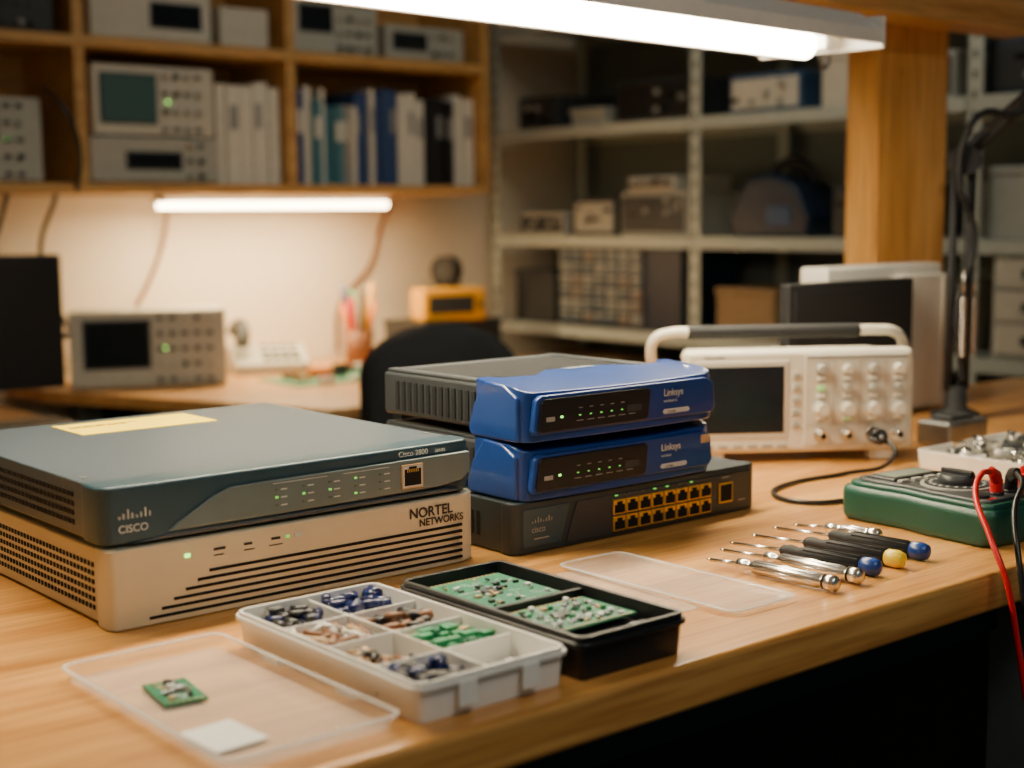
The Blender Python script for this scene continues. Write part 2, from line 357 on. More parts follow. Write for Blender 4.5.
# ---------------------------------------------------------------- blue routers
def blue_router(loc,sub,sticker=False):
    g=group('wireless_router',loc)
    W=.246;H=.050;D=.232
    box('body',g,(.012,W-.012,.030,D,.004,H-.004),M_body,bevel=.004,seg=3)
    boxes('top_ribs',g,[(.03,W-.03,.088+.0075*i,.0910+.0075*i,H-.0045,H-.0025) for i in range(17)],M_blackm,bevel=.0006)
    boxes('top_lid_edges',g,[(.014,.026,.075,D-.004,H-.005,H-.001),(W-.026,W-.014,.075,D-.004,H-.005,H-.001),(.026,W-.026,D-.016,D-.004,H-.005,H-.0015)],M_body,bevel=.0015)
    boxes('side_ribs',g,[(.0108,.0125,.085+.010*i,.090+.010*i,.010,H-.012) for i in range(13)],M_blackm)
    bm=bmesh.new()
    outer=[(.0,.070),(.0,.020),(.0015,.010),(.005,.0035),(.011,0),(.07,-.0025),(.125,-.0035),(.18,-.0025),(W-.014,0),(W-.006,.0035),(W-.002,.010),(W,.020),(W,.070)]
    inner=[(W-.014,.070),(W-.020,.058),(W-.055,.052),(W-.075,.068),(W-.09,.078),(.09,.078),(.075,.068),(.055,.052),(.020,.058),(.014,.070)]
    pts=outer+inner
    def topz(x,y): 
        k=max(0,min(1,(y+.003)/.05)); return H-.007+.010*math.sin(k*math.pi/2)
    A=[bm.verts.new((p[0],p[1]+(.002 if 2<i<10 else 0),.0)) for i,p in enumerate(pts)]; B=[bm.verts.new((p[0],p[1]+(.004 if 2<i<10 else 0),topz(*p))) for i,p in enumerate(pts)]
    n=len(pts); f1=bm.faces.new(A[::-1]); f2=bm.faces.new(B)
    for i in range(n): bm.faces.new((A[i],A[(i+1)%n],B[(i+1)%n],B[i]))
    bmesh.ops.triangulate(bm,faces=[f1,f2])
    finish(bm,'blue_shell',g,M_blue,bevel=.0028,seg=3)
    prism('face_plate',g,[(.008,.007),(.006,.012),(.010,.038),(.016,.0415),(.226,.0415),(.236,.037),(.239,.013),(.234,.007)],-.0030,.004,M_blue,plane='xz',bevel=.0016)
    prism('display_window',g,[(.012,.009),(.010,.013),(.014,.0355),(.018,.0385),(.144,.0385),(.149,.0355),(.146,.012),(.142,.009)],-.0048,.004,M_black,plane='xz',bevel=.001)
    boxes('power_light',g,[(.036,.0384,-.0054,-.004,.0207,.0225)],M_greenhot)
    boxes('display_lights',g,[(.058+.013*i,.0600+.013*i,-.0054,-.004,.0208,.0218) for i in range(5)],M_green)
    boxes('display_marks',g,[(.019,.029,-.0052,-.004,.0185,.0225)]+[(.055+.013*i,.063+.013*i,-.0052,-.004,.0162,.0168) for i in range(6)]+[(.058+.013*i,.062+.013*i,-.0052,-.004,.0275,.0282) for i in range(5)],M_knob)
    boxes('display_tag',g,[(.118,.136,-.0052,-.004,.0185,.0245)],M_dgrey)
    text('logo_text',g,'Linksys',(.166,-.0044,.0285),.0092,M_label,bold=.0001)
    text('series_text',g,sub,(.166,-.0044,.0225),.0042,M_label)
    prism('badge',g,[(.168,.0115),(.166,.0135),(.168,.0158),(.200,.0158),(.202,.0135),(.200,.0115)],-.0040,0,M_label,plane='xz')
    text('badge_text',g,'2.4 GHz',(.172,-.0042,.0122),.0032,M_dprint,rot=(90,0,0))
    for s,x0,x1 in(('left',-.002,.014),('right',W-.014,W+.002)):
        prism('wing_'+s,g,[(.010,0),(.075,0),(.080,.006),(.072,.030),(.055,H+.002),(.030,H),(.010,.040)],x0,x1,M_blue,plane='yz',bevel=.003,seg=3)
    boxes('rear_feet',g,[(.014,.03,.205,.22,0,.005),(W-.03,W-.014,.205,.22,0,.005)],M_black)
    text('top_logo',g,'LINKSYS',(.125,.066,H+.0036),.010,M_label,rot=(0,0,0),align='CENTER')
    if sticker:
        boxes('sticker',g,[(.222,.2335,-.0036,.002,.030,.038)],M_tan)
    return g
blue_router((.806,.948,.0475),'wireless',True)
blue_router((.806,.945,.1000),'wireless-G')
# ---------------------------------------------------------------- bench oscilloscope
def knob(bm,x,z,r,d,mi=0):
    addcyl(bm,(x,0.002,z),(x,-d*.35,z),r*1.18,r*1.12,20,mi); addcyl(bm,(x,-d*.3,z),(x,-d,z),r,r*.86,20,mi)
def oscilloscope(loc,rz,handle=True):
    g=group('oscilloscope',loc,rz)
    W=.281
    box('front_bezel',g,(0,W,0,.028,.012,.136),M_scope,bevel=.007,seg=3)
    prism('rear_case',g,[(.008,.026),(.273,.026),(.262,.105),(.020,.105)],.016,.130,M_scope,bevel=.006)
    boxes('screen_bezel',g,[(.014,.126,-.0015,.004,.030,.124)],M_scopep,bevel=.002)
    boxes('screen',g,[(.020,.120,-.0025,.002,.037,.117)],M_screen,bevel=.001)
    boxes('soft_keys',g,[(.130,.139,-.003,.002,.042+.015*i,.049+.015*i) for i in range(5)],M_knob,bevel=.001)
    boxes('bezel_keys',g,[(.022+.018*i,.034+.018*i,-.002,.002,.019,.0235) for i in range(6)],M_knob,bevel=.0008)
    box('control_panel',g,(.145,.274,-.0012,.004,.019,.130),M_scopep,bevel=.002)
    text('brand_text',g,'Tektronix',(.022,-.0008,.1265),.0062,M_dprint)
    boxes('colour_band',g,[(.148,.271,-.002,.0,.1262,.1272)],M_dgrey)
    boxes('panel_lines',g,[(.181,.1815,-.0018,0,.045,.123),(.213,.2135,-.0018,0,.045,.123),(.2445,.245,-.0018,0,.045,.123),(.148,.271,-.0018,0,.0455,.046)],M_knob)
    M_kl=mat('knob_light',(.60,.57,.48),.4,var=.03)
    bm=bmesh.new()
    for i,x in enumerate((.165,.197,.229,.260)):
        knob(bm,x,.112,.0062,.012,i%2); knob(bm,x,.064,.0084,.015,1)
        if i!=0: knob(bm,x,.089,.0055,.010,0)
    finish(bm,'knobs',g,[M_knob,M_kl])
    bt=[(x-.005,x+.005,-.0035,0,z,z+.0045) for x in(.165,.197,.229,.260) for z in(.0985,.0775,.0505)]
    boxes('buttons',g,bt,M_white,bevel=.0008)
    boxes('small_marks',g,[(x-.004,x+.004,-.002,0,z,z+.001) for x in(.165,.197,.229,.260) for z in(.1045,.0975,.0765,.0495)],M_dprint)
    boxes('lit_buttons',g,[(.1605,.1695,-.004,0,.086,.0925),(.1925,.2015,-.004,0,.0505,.0535)],mat('lit_green',(.35,.6,.2),.4,emit=(.4,.9,.3),es=.25),bevel=.0008)
    bm=bmesh.new()
    for x in(.165,.197,.229,.260):
        addcyl(bm,(x,.002,.033),(x,-.004,.033),.0085,.0085,20,0); addcyl(bm,(x,-.003,.033),(x,-.014,.033),.0052,.0052,20,0); addcyl(bm,(x,-.0141,.033),(x,-.0145,.033),.0036,.0036,16,1)
    finish(bm,'input_connectors',g,[M_metal,M_hole])
    boxes('feet',g,[(.02,.05,.006,.03,0,.014),(.23,.26,.006,.03,0,.014),(.03,.05,.08,.10,0,.018),(.23,.25,.08,.10,0,.018)],M_scope,bevel=.003)
    if handle:
        tube('handle_arm_left',g,[(-.004,.075,.085),(-.020,.070,.105),(-.030,.055,.130),(-.026,.046,.148),(-.008,.042,.155),(.022,.042,.155)],.0066,M_scope)
        tube('handle_arm_right',g,[(W+.004,.075,.085),(W+.010,.070,.105),(W+.006,.055,.136),(W-.010,.045,.152),(W-.034,.042,.155),(W-.055,.042,.155)],.0066,M_scope)
        cyl('handle_grip',g,(.012,.042,.155),(W-.055,.042,.155),.0084,M_blackm,bevel=.002)
        boxes('handle_pivots',g,[(-.006,.012,.060,.088,.072,.098),(W-.012,W+.006,.060,.088,.072,.098)],M_scope,bevel=.004)
    return g
tk=oscilloscope((1.247,1.172,0),-34)
cyls('probe_plug',tk,[((.229,-.012,.033),(.229,-.030,.033),.0095),((.229,-.030,.033),(.229,-.044,.031),.007,.004)],M_black)
g=group('probe_cable')
tube('cable',g,[(1.413,1.030,.031),(1.417,1.000,.026),(1.39,.985,.010),(1.33,1.00,.0035),(1.24,1.005,.003),(1.175,.975,.003),(1.165,.930,.003),(1.21,.905,.003),(1.27,.905,.003),(1.33,.93,.003)],.0026,M_black)
# ---------------------------------------------------------------- panels behind oscilloscope
g=group('white_equipment_case')
box('case',g,(1.645,1.925,1.275,1.325,0,.220),M_white,bevel=.005)
box('case_front',g,(1.80,1.915,1.258,1.276,.004,.205),M_white,bevel=.004)
boxes('case_ribs',g,[(1.90,1.91,1.256,1.262,.01,.20)],M_scopep)
g=group('flat_monitor')
box('shell',g,(1.515,1.795,1.236,1.254,.018,.203),M_blackm,bevel=.003)
box('display',g,(1.527,1.783,1.2345,1.238,.032,.192),M_blackm)
box('foot',g,(1.58,1.70,1.225,1.257,0,.019),M_blackm,bevel=.002)
# ---------------------------------------------------------------- arm lamp
g=group('desk_arm_lamp',(1.80,1.165,0))
lathe('base',g,[(.034,0),(.034,.012),(.016,.02),(.014,.05)],M_blackm)
for dx in(-.011,.011):
    cyl('lower_rod' ,g,(dx,-dx*.6,.045),(dx+.004,-dx*.6,.365),.0062,M_blackm)
    cyl('upper_rod',g,(dx*.5+.004,dx,.375),(.19+dx*.5,-.12+dx,.57),.0068,M_blackm)
for dx in(-.013,.014):
    bm=bmesh.new()
    for i in range(26):
        z=.095+i*.0032; addcyl(bm,(dx,-.016,z),(dx,-.016,z+.0022),.0055,.0055,12)
    addcyl(bm,(dx,-.016,.178),(dx,-.016,.22),.0018,.0018,8)
    finish(bm,'spring',g,M_metal)
cyl('elbow',g,(-.016,-.018,.368),(.020,.018,.368),.020,M_blackm)
cyl('silver_sleeve',g,(.025,-.026,.402),(.095,-.070,.474),.0070,M_metal)
tube('cord',g,[(.0,-.01,.06),(-.02,-.012,.16),(.018,-.012,.26),(-.024,-.012,.34),(-.024,-.02,.40),(.002,-.03,.432),(.05,-.05,.43),(.10,-.09,.47),(.18,-.12,.54)],.0048,M_blackm)
lathe('shade',g,[(.055,0),(.05,.03),(.03,.06),(.018,.075)],M_blackm,loc=(.20,-.125,.53))
# ---------------------------------------------------------------- white parts tray (right)
g=group('parts_tray',(1.432,.835,0))
open_tray('tray',g,0,.20,0,.145,0,.022,.003,M_white,corner=.01)
bm=bmesh.new()
for i in range(70):
    x=random.uniform(.02,.18);y=random.uniform(.02,.125);z=random.uniform(.006,.026);s=random.uniform(.005,.014)
    if random.random()<.5: addbox(bm,(x-s,x+s,y-s*.5,y+s*.5,z-.004,z+.005),random.choice([0,1,2,1]))
    else:
        a=random.uniform(0,3.1); addcyl(bm,(x,y,z),(x+1.6*s*math.cos(a),y+1.6*s*math.sin(a),z+.004),.004,.003,10,random.choice([0,1,2,0]))
finish(bm,'loose_parts',g,[M_metal,M_dgrey,M_white])
g=group('power_adapter',(1.58,1.03,0))
box('block',g,(0,.09,0,.05,0,.032),M_dmetal,bevel=.005)
box('cap',g,(.02,.07,.01,.04,.031,.038),M_dgrey,bevel=.002)
# ---------------------------------------------------------------- multimeter
MY=.775; MX=1.190
g=group('multimeter',(MX,MY,0),-5); g.scale=(.80,.80,1.12)
pts=[(-.060,-.112),(-.070,-.098),(-.070,-.02),(-.064,.02),(-.069,.07),(-.070,.098),(-.058,.114),(.058,.114),(.070,.098),(.069,.07),(.064,.02),(.070,-.02),(.070,-.098),(.060,-.112)]
prism('holster',g,pts,0,.030,M_dgreen,bevel=.007,seg=4)
pt2=[(p[0]*.90,p[1]*.93) for p in pts]
prism('holster_lip',g,pt2,.026,.034,M_dgreen,bevel=.003,seg=3)
pt3=[(p[0]*.80,p[1]*.86) for p in pts]
prism('face',g,pt3,.030,.0365,M_dgrey,bevel=.002)
box('display_frame',g,(-.044,.044,.045,.088,.035,.0388),M_black,bevel=.002)
box('display',g,(-.037,.037,.051,.081,.038,.0392),mat('lcd',(.20,.24,.20),.25))
cyls('dial_ring',g,[((0,-.012,.035),(0,-.012,.0378),.042)],M_knob,n=40)
cyls('dial_plate',g,[((0,-.012,.037),(0,-.012,.0384),.038)],M_blackm,n=40)
cyls('dial',g,[((0,-.012,.038),(0,-.012,.046),.023,.020)],M_dgrey,n=32)
box('dial_pointer',g,(-.004,.004,-.034,.010,.045,.0500),M_blackm,bevel=.0015)
box('pointer_mark',g,(-.001,.001,.0,.009,.0498,.0503),M_label)
bm=bmesh.new()
for i in range(20):
    a=2*math.pi*i/20
    x,y=.031*math.cos(a),-.012+.031*math.sin(a); addbox(bm,(x-.0022,x+.0022,y-.0012,y+.0012,.0382,.0388),0)
finish(bm,'dial_marks',g,M_label)
boxes('buttons',g,[(-.045+.024*i,-.029+.024*i,.033,.040,.035,.039) for i in range(4)],M_knob,bevel=.001)
cyls('jacks',g,[((x,-.076,.035),(x,-.076,.039),.009) for x in(-.039,-.013,.013,.039)],M_black,n=20)
boxes('red_jack_marks',g,[(-.045,-.033,-.092,-.089,.036,.037),(.007,.019,-.092,-.089,.036,.037)],M_red)
cyls('red_plug',g,[((-.013,-.076,.038),(-.013,-.076,.050),.0075),((-.013,-.076,.050),(-.034,-.084,.058),.0070,.0045)],M_red,bevel=.001)
cyls('red_plug_right',g,[((.039,-.076,.038),(.039,-.076,.050),.0075),((.039,-.076,.050),(.075,-.066,.056),.0070,.0045)],M_red,bevel=.001)
cyls('black_plug',g,[((.013,-.076,.038),(.013,-.078,.050),.0075),((.013,-.078,.050),(-.006,-.098,.056),.007,.0045)],M_black,bevel=.001)
def onm(x,y,z):
    a=math.radians(-5); x*=.8;y*=.8
    return (MX+x*math.cos(a)-y*math.sin(a),MY+x*math.sin(a)+y*math.cos(a),z*1.12)
g=group('test_lead')
tube('lead',g,[onm(-.033,-.0835,.0577),(1.125,.700,.068),(1.085,.680,.056),(1.060,.650,.030),(1.052,.628,-.005),(1.056,.620,-.05),(1.064,.615,-.10),(1.082,.61,-.17),(1.12,.60,-.27)],.0026,M_red)
g=group('test_lead')
tube('lead',g,[onm(-.006,-.098,.0557),(1.15,.675,.060),(1.105,.655,.044),(1.078,.634,.012),(1.072,.622,-.03),(1.080,.614,-.09),(1.10,.606,-.16),(1.14,.60,-.26)],.0026,M_black)
g=group('test_lead')
tube('lead',g,[onm(.074,-.066,.0558),(1.30,.71,.060),(1.35,.70,.035),(1.41,.72,.006),(1.47,.73,.003),(1.60,.72,.003)],.0026,M_red)
# ---------------------------------------------------------------- screwdrivers
def driver(tip,end,hl,hm,cm,r=.0058,shaft=.0016):
    T=Vector((*tip,0));E=Vector((*end,0)); d=(E-T); L=d.length; rz=math.degrees(math.atan2(d.y,d.x))
    g=group('screwdriver',(tip[0],tip[1],r*1.12+.0004),rz)
    hs=L-hl
    bm=bmesh.new()
    addcyl(bm,(0.004,0,-.002),(hs+.004,0,0),shaft,shaft,12); addcyl(bm,(0,0,-.002),(.005,0,-.002),.0008,shaft,10)
    finish(bm,'shaft',g,M_metal)
    if hm is M_metal:
        prof=[(.0022,0),(.0046,.002),(.0046,.010),(.0036,.013),(.0036,.016),(r*.95,.019),(r*.95,hl-.018),(.0046,hl-.015),(.0046,hl-.012),(r*1.05,hl-.010),(r*1.05,hl-.002),(r*.7,hl)]
        lathe('handle',g,prof,M_metal,n=24,loc=(hs,0,0),rot=(0,math.pi/2,0))
        bm=bmesh.new()
        for k in range(12):
            a=2*math.pi*k/12; addcyl(bm,(hs+.021,r*.92*math.cos(a),r*.92*math.sin(a)),(hs+hl-.020,r*.92*math.cos(a),r*.92*math.sin(a)),.0006,.0006,6)
        finish(bm,'knurling',g,M_metal)
        cyls('band',g,[((hs+hl-.0125,0,0),(hs+hl-.0115,0,0),r*1.02)],M_black)
    else:
        prof=[(.0025,0),(.0052,.003),(.0060,.010),(.0048,.018),(r,.026),(r,hl-.018)]
        lathe('handle',g,prof,hm,n=20,loc=(hs,0,0),rot=(0,math.pi/2,0))
        bm=bmesh.new()
        for k in range(8):
            a=2*math.pi*k/8; addbox(bm,(hs+.026,hs+hl-.02,r*math.cos(a)-.0007,r*math.cos(a)+.0007,r*math.sin(a)-.0007,r*math.sin(a)+.0007))
        finish(bm,'grip_ridges',g,hm)
        lathe('cap',g,[(r*.9,0),(r*1.08,.002),(r*1.12,.011),(r*.9,.016),(r*.5,.0175)],cm,n=20,loc=(hs+hl-.018,0,0),rot=(0,math.pi/2,0))
driver((.903,.822),(.910,.690),.100,M_metal,None,.0062)
driver((.938,.838),(.944,.692),.098,M_metal,None,.0062)
driver((.962,.848),(.976,.697),.098,M_blackm,M_capblue,.0068)
driver((1.000,.855),(1.014,.700),.100,M_blackm,M_capyel,.0068)
driver((1.038,.862),(1.052,.702),.100,M_blackm,M_capblue,.0070)
driver((1.068,.862),(1.084,.775),.056,M_metal,None,.0054)
# ---------------------------------------------------------------- parts boxes
def pcb(par,x0,x1,y0,y1,z,seed,n=26,name='circuit_board'):
    rnd=random.Random(seed)
    box(name,par,(x0,x1,y0,y1,z,z+.0016),M_pcb)
    bm=bmesh.new(); zt=z+.0016
    for i in range(n):
        w=rnd.uniform(.0012,.005);h=rnd.uniform(.0012,.004);x=rnd.uniform(x0+.004,x1-.004-w);y=rnd.uniform(y0+.003,y1-.003-h)
        addbox(bm,(x,x+w,y,y+h,zt,zt+rnd.uniform(.0006,.0024)),rnd.choice([0,0,1,2,3,1]))
    for i in range(int((x1-x0)/.004)-1):
        x=x0+.003+.004*i; addbox(bm,(x,x+.0018,y0+.0006,y0+.0022,zt,zt+.0004),2)
        addbox(bm,(x,x+.0018,y1-.0022,y1-.0006,zt,zt+.0004),2)
    for i in range(n//2):
        x=rnd.uniform(x0+.004,x1-.016);y=rnd.uniform(y0+.004,y1-.004); addbox(bm,(x,x+rnd.uniform(.004,.012),y,y+.0005,zt,zt+.0002),1)
    w=(x1-x0); addbox(bm,(x0+.35*w,x0+.35*w+.012,(y0+y1)/2-.005,(y0+y1)/2+.005,zt,zt+.0015),0)
    finish(bm,name+'_components',par,[M_chip,M_label,M_tan,M_metal])
g=group('parts_organizer',(.4835,.666,0))
W,D,Hh=.1185,.217,.026
open_tray('box',g,0,W,0,D,0,Hh,.0022,M_wbox,bevel=.0006,corner=.008)
rim_ring('rim',g,0,W,0,D,Hh-.0055,Hh-.0025,.0022,.008,M_wbox)
boxes('dividers',g,[(W/2-.0008,W/2+.0008,.002,D-.002,.002,Hh-.003)]+[(.002,W-.002,D*i/4-.0008,D*i/4+.0008,.002,Hh-.003) for i in(1,2,3)],M_wbox,bevel=.0004)
boxes('latches',g,[(.028,.042,-.0035,-.001,.006,.0225),(.078,.092,-.0035,-.001,.006,.0225)],M_wbox,bevel=.001)
def fill(name,c,r,n,kind,mts,seed,top=.015):
    rnd=random.Random(seed); bm=bmesh.new()
    m=.0065
    x0,x1=W/2*c+m,W/2*(c+1)-m; y0,y1=D/4*r+m,D/4*(r+1)-m
    for i in range(n):
        x=rnd.uniform(x0,x1);y=rnd.uniform(y0,y1);z=.006+(top-.006)*i/n;a=rnd.uniform(0,3.14);mi=rnd.randrange(len(mts))
        # keep long items inside the compartment
        if kind=='cap':
            l=.012; dx,dy=math.cos(a)*l/2,math.sin(a)*l/2; mi=min(mi,len(mts)-2)
            x=min(max(x,x0+abs(dx)-.002),x1-abs(dx)+.002); y=min(max(y,y0+abs(dy)-.002),y1-abs(dy)+.002)
            addcyl(bm,(x-dx,y-dy,z+.001),(x+dx,y+dy,z+.001),.0036,.0036,12,mi)
            addcyl(bm,(x+dx,y+dy,z+.001),(x+dx*1.05,y+dy*1.05,z+.001),.0028,.0028,10,len(mts)-1)
        elif kind=='stick':
            l=.017; dx,dy=math.cos(a)*l/2,math.sin(a)*l/2
            x=min(max(x,x0+abs(dx)-.003),x1-abs(dx)+.003); y=min(max(y,y0+abs(dy)-.003),y1-abs(dy)+.003)
            addcyl(bm,(x-dx,y-dy,z),(x+dx,y+dy,z+.0015),.0018,.0018,8,mi)
        else:
            s=rnd.uniform(.0025,.005); addbox(bm,(x-s,x+s,y-s*.6,y+s*.6,z-.002,z+.002),mi)
    finish(bm,name,g,mts)
fill('black_capacitors',0,0,70,'cap',[M_chip,M_chip,M_chip,M_dblue,M_metal],1,.021)
fill('white_bits',1,0,26,'bit',[M_white,M_paper,M_metal],2,.010)
fill('tan_resistors',0,1,50,'stick',[M_tan,M_tan,M_brown,M_chip,M_chip],3,.017)
fill('green_terminals',1,1,120,'bit',[M_greenb,M_greenb,M_greenb,M_pcb,M_tan],4,.021)
fill('mixed_resistors',0,2,130,'stick',[M_tan,M_brown,M_white,M_brown,M_chip],5,.021)
fill('diodes',1,2,60,'cap',[M_chip,M_brown,M_chip,M_metal],6,.019)
fill('blue_capacitors',0,3,50,'cap',[M_dblue,M_chip,M_chip,M_metal],7,.021)
fill('large_blue_capacitors',1,3,75,'cap',[M_dblue,M_dblue,M_metal],8,.023)
# black case
g=group('black_component_case',(.6095,.661,0))
W,D,Hh=.0965,.200,.030
open_tray('case',g,0,W,0,D,0,Hh,.0035,M_black,bevel=.0015,corner=.007)
rim_ring('rim',g,0,W,0,D,Hh-.008,Hh-.004,.0024,.007,M_black,bevel=.001)
boxes('divider',g,[(.003,W-.003,.100,.104,.003,Hh-.003)],M_black)
boxes('foam',g,[(.007,W-.007,.105,D-.007,.003,.0215),(.007,W-.007,.007,.099,.003,.016)],M_blackm)
pcb(g,.012,W-.012,.110,D-.012,.0218,21,50)
pcb(g,.008,W-.008,.040,.096,.021,22,60,'circuit_board_with_parts')
bm=bmesh.new(); rr=random.Random(5)
for i in range(20):
    x=rr.uniform(.014,W-.016);y=rr.uniform(.046,.090); addcyl(bm,(x,y,.022),(x,y,.022+rr.uniform(.002,.006)),.0020,.0020,12,rr.choice([0,1,1,2]))
finish(bm,'board_capacitors',g,[M_metal,M_label,M_greenb])
box('label',g,(.030,.066,.010,.028,.0162,.0172),M_label)
box('loose_chip',g,(.072,.087,.010,.032,.0162,.0195),M_dgrey)
def clear_lid(name,loc,W,D,h=.012,rz=0,c=.008):
    g=group(name,loc,rz)
    open_tray('shell',g,0,W,0,D,0,h,.0012,M_clear,bevel=.0004,taper=.002,corner=c)
    rim_ring('lip',g,0,W,0,D,h-.0016,h,.0028,c,M_clearrim,bevel=.0004)
    return g
cl=clear_lid('clear_box_lid',(.360,.670,.0006),.113,.220,.010)
boxes('hinge_tabs',cl,[(.113,.118,.05,.07,.004,.0085),(.113,.118,.14,.16,.004,.0085)],M_clearrim,bevel=.0008)
cl2=clear_lid('clear_case_lid',(.800,.700,.0006),.070,.196,.004)
g=group('plastic_sleeve',(.745,.735,.0004),-4)
box('sheet',g,(0,.050,0,.150,0,.0008),M_clear)
boxes('seams',g,[(0,.0015,0,.15,.0006,.0014),(.0485,.05,0,.15,.0006,.0014),(0,.05,0,.0015,.0006,.0014)],M_clearrim)
g=group('small_circuit_board',(.401,.812,.0024),-8)
pcb(g,-.014,.014,-.023,.023,0,33,24,'board')
g=group('paper_label',(.387,.724,.0024),3)
box('sheet',g,(-.017,.017,-.021,.021,0,.0006),M_paper)
# ---------------------------------------------------------------- wall cabinet + contents
g=group('wall_shelf_cabinet')
Y0,Y1=3.30,3.615
xs=[.30,.87,1.445,2.02,2.67]
boxes('uprights',g,[(x-.013,x+.013,Y0,Y1,.36,1.16) for x in xs],M_cab)
boxes('shelves',g,[(.30,2.67,Y0-.002,Y1,.355,.380),(.30,2.67,Y0-.002,Y1,.698,.724),(.30,2.67,Y0-.002,Y1,1.15,1.172)],M_cab,bevel=.002)
box('back_panel',g,(.30,2.67,Y1-.008,Y1,.36,1.16),M_cab)
g=group('under_cabinet_light')
box('housing',g,(1.66,2.35,3.33,3.39,.332,.3545),M_enamel,bevel=.003)
box('diffuser',g,(1.67,2.34,3.326,3.386,.318,.334),M_tube2,bevel=.004)
def binders(name,x0,x1,z,hmin,hmax,seed,pal,y0=3.325,wmin=.018,wmax=.045):
    g=group(name); rnd=random.Random(seed); x=x0
    mts=pal; bm=bmesh.new()
    while x<x1-.012:
        w=min(rnd.uniform(wmin,wmax),x1-x); h=rnd.uniform(hmin,hmax); d=rnd.uniform(.16,.2); yy=y0+rnd.uniform(0,.02); mi=rnd.randrange(len(mts)-1)
        addbox(bm,(x+.0005,x+w-.0012,yy,yy+d,z,z+h),mi)
        if rnd.random()<.6: addbox(bm,(x+w*.2,x+w*.8,yy-.0008,yy+.002,z+h*.55,z+h*.8),len(mts)-1)
        x+=w
    finish(bm,'spines',g,mts)
P_w=mat('binder_white',(.74,.71,.62),.6,var=.05); P_g=mat('binder_grey',(.30,.31,.30),.6,var=.05); P_b=mat('binder_blue',(.03,.07,.20),.6); P_k=mat('binder_black',(.012,.012,.016),.6); P_t=mat('binder_teal',(.06,.20,.25),.6)
binders('ring_binders',1.82,2.003,.381,.235,.265,3,[P_w,P_w,P_g,P_w,P_g])
binders('ring_binders',2.06,2.24,.381,.20,.262,5,[P_w,P_t,P_w,P_g,P_b,P_w],wmin=.012,wmax=.03)
binders('ring_binders',2.242,2.38,.381,.235,.262,9,[P_b,P_w,P_t,P_b,P_k,P_g],wmin=.014,wmax=.032)
binders('ring_binders',2.382,2.48,.381,.235,.260,11,[P_w,P_w,P_w,P_g],wmin=.025)
binders('ring_binders',2.482,2.575,.381,.235,.250,12,[P_k,P_k,P_g],wmin=.022)
binders('ring_binders',2.577,2.652,.381,.245,.262,14,[P_w,P_g],wmin=.035)
def instrument(name,x0,y0,z0,w,d,h,body,screen=None,smat=None,knobs=0,seed=1,rz=0,leds=0):
    g=group(name,(x0,y0,z0),rz); rnd=random.Random(seed)
    box('case',g,(0,w,.008,d,.006,h),body,bevel=.005)
    box('front_frame',g,(0,w,0,.012,.004,h),body,bevel=.004)
    boxes('feet',g,[(.02,.04,.02,.04,0,.008),(w-.04,w-.02,.02,.04,0,.008),(.02,.04,d-.04,d-.02,0,.008),(w-.04,w-.02,d-.04,d-.02,0,.008)],M_black)
    if screen:
        a,b,c,e=screen; box('screen_frame',g,(a*w-.006,b*w+.006,-.002,.002,c*h-.006,e*h+.006),M_dgrey,bevel=.002)
        box('screen',g,(a*w,b*w,-.004,.002,c*h,e*h),smat or M_screen)
    x0s=(screen[1] if screen else .05)*w+.015
    bm=bmesh.new(); cols=max(1,int((w-.01-x0s)/.03)); rows=max(1,int(h/.035))
    if knobs:
        for i in range(cols):
            for j in range(rows):
                x=x0s+.012+i*.03; z=h*(j+.5)/rows
                if x>w-.012: continue
                if rnd.random()<.6: addcyl(bm,(x,.002,z),(x,-.012,z),.008,.0065,14,rnd.choice([0,1]))
                else: addbox(bm,(x-.008,x+.008,-.004,.002,z-.005,z+.005),1)
        finish(bm,'knobs',g,[M_knob,M_dgrey])
    else: bm.free()
    if leds: boxes('lights',g,[(w*.6+.02*i,w*.6+.004+.02*i,-.004,.002,h*.5,h*.5+.004) for i in range(leds)],M_greenhot)
    return g
M_inst=mat('instrument_grey',(.44,.44,.38),.5,var=.05); M_instd=mat('instrument_dark',(.028,.033,.037),.5,var=.08); M_instl=mat('instrument_light',(.60,.57,.48),.5,var=.05)
instrument('oscilloscope',1.488,3.33,.492,.322,.22,.172,M_instl,(.07,.50,.22,.86),M_gscreen,1,3,leds=1)
instrument('signal_generator',1.475,3.325,.3805,.345,.24,.111,M_inst,(.28,.68,.35,.65),M_screen,1,4)
instrument('power_supply',1.14,3.33,.3805,.220,.22,.195,M_inst,(.1,.5,.55,.85),M_screen,1,5,leds=1)
instrument('signal_generator',1.49,3.33,.7245,.32,.22,.13,M_instl,(.5,.9,.3,.7),M_screen,1,6)
instrument('frequency_counter',1.835,3.33,.7245,.14,.2,.10,M_instl,None,None,0,7)
instrument('power_supply',2.045,3.33,.7245,.27,.22,.155,M_inst,(.1,.45,.4,.8),M_screen,1,8)
instrument('frequency_counter',2.345,3.33,.7245,.27,.22,.095,M_inst,(.1,.5,.35,.75),M_screen,1,9)
instrument('signal_generator',1.12,3.33,.7245,.28,.22,.13,M_instd,(.1,.4,.3,.7),M_screen,1,10)
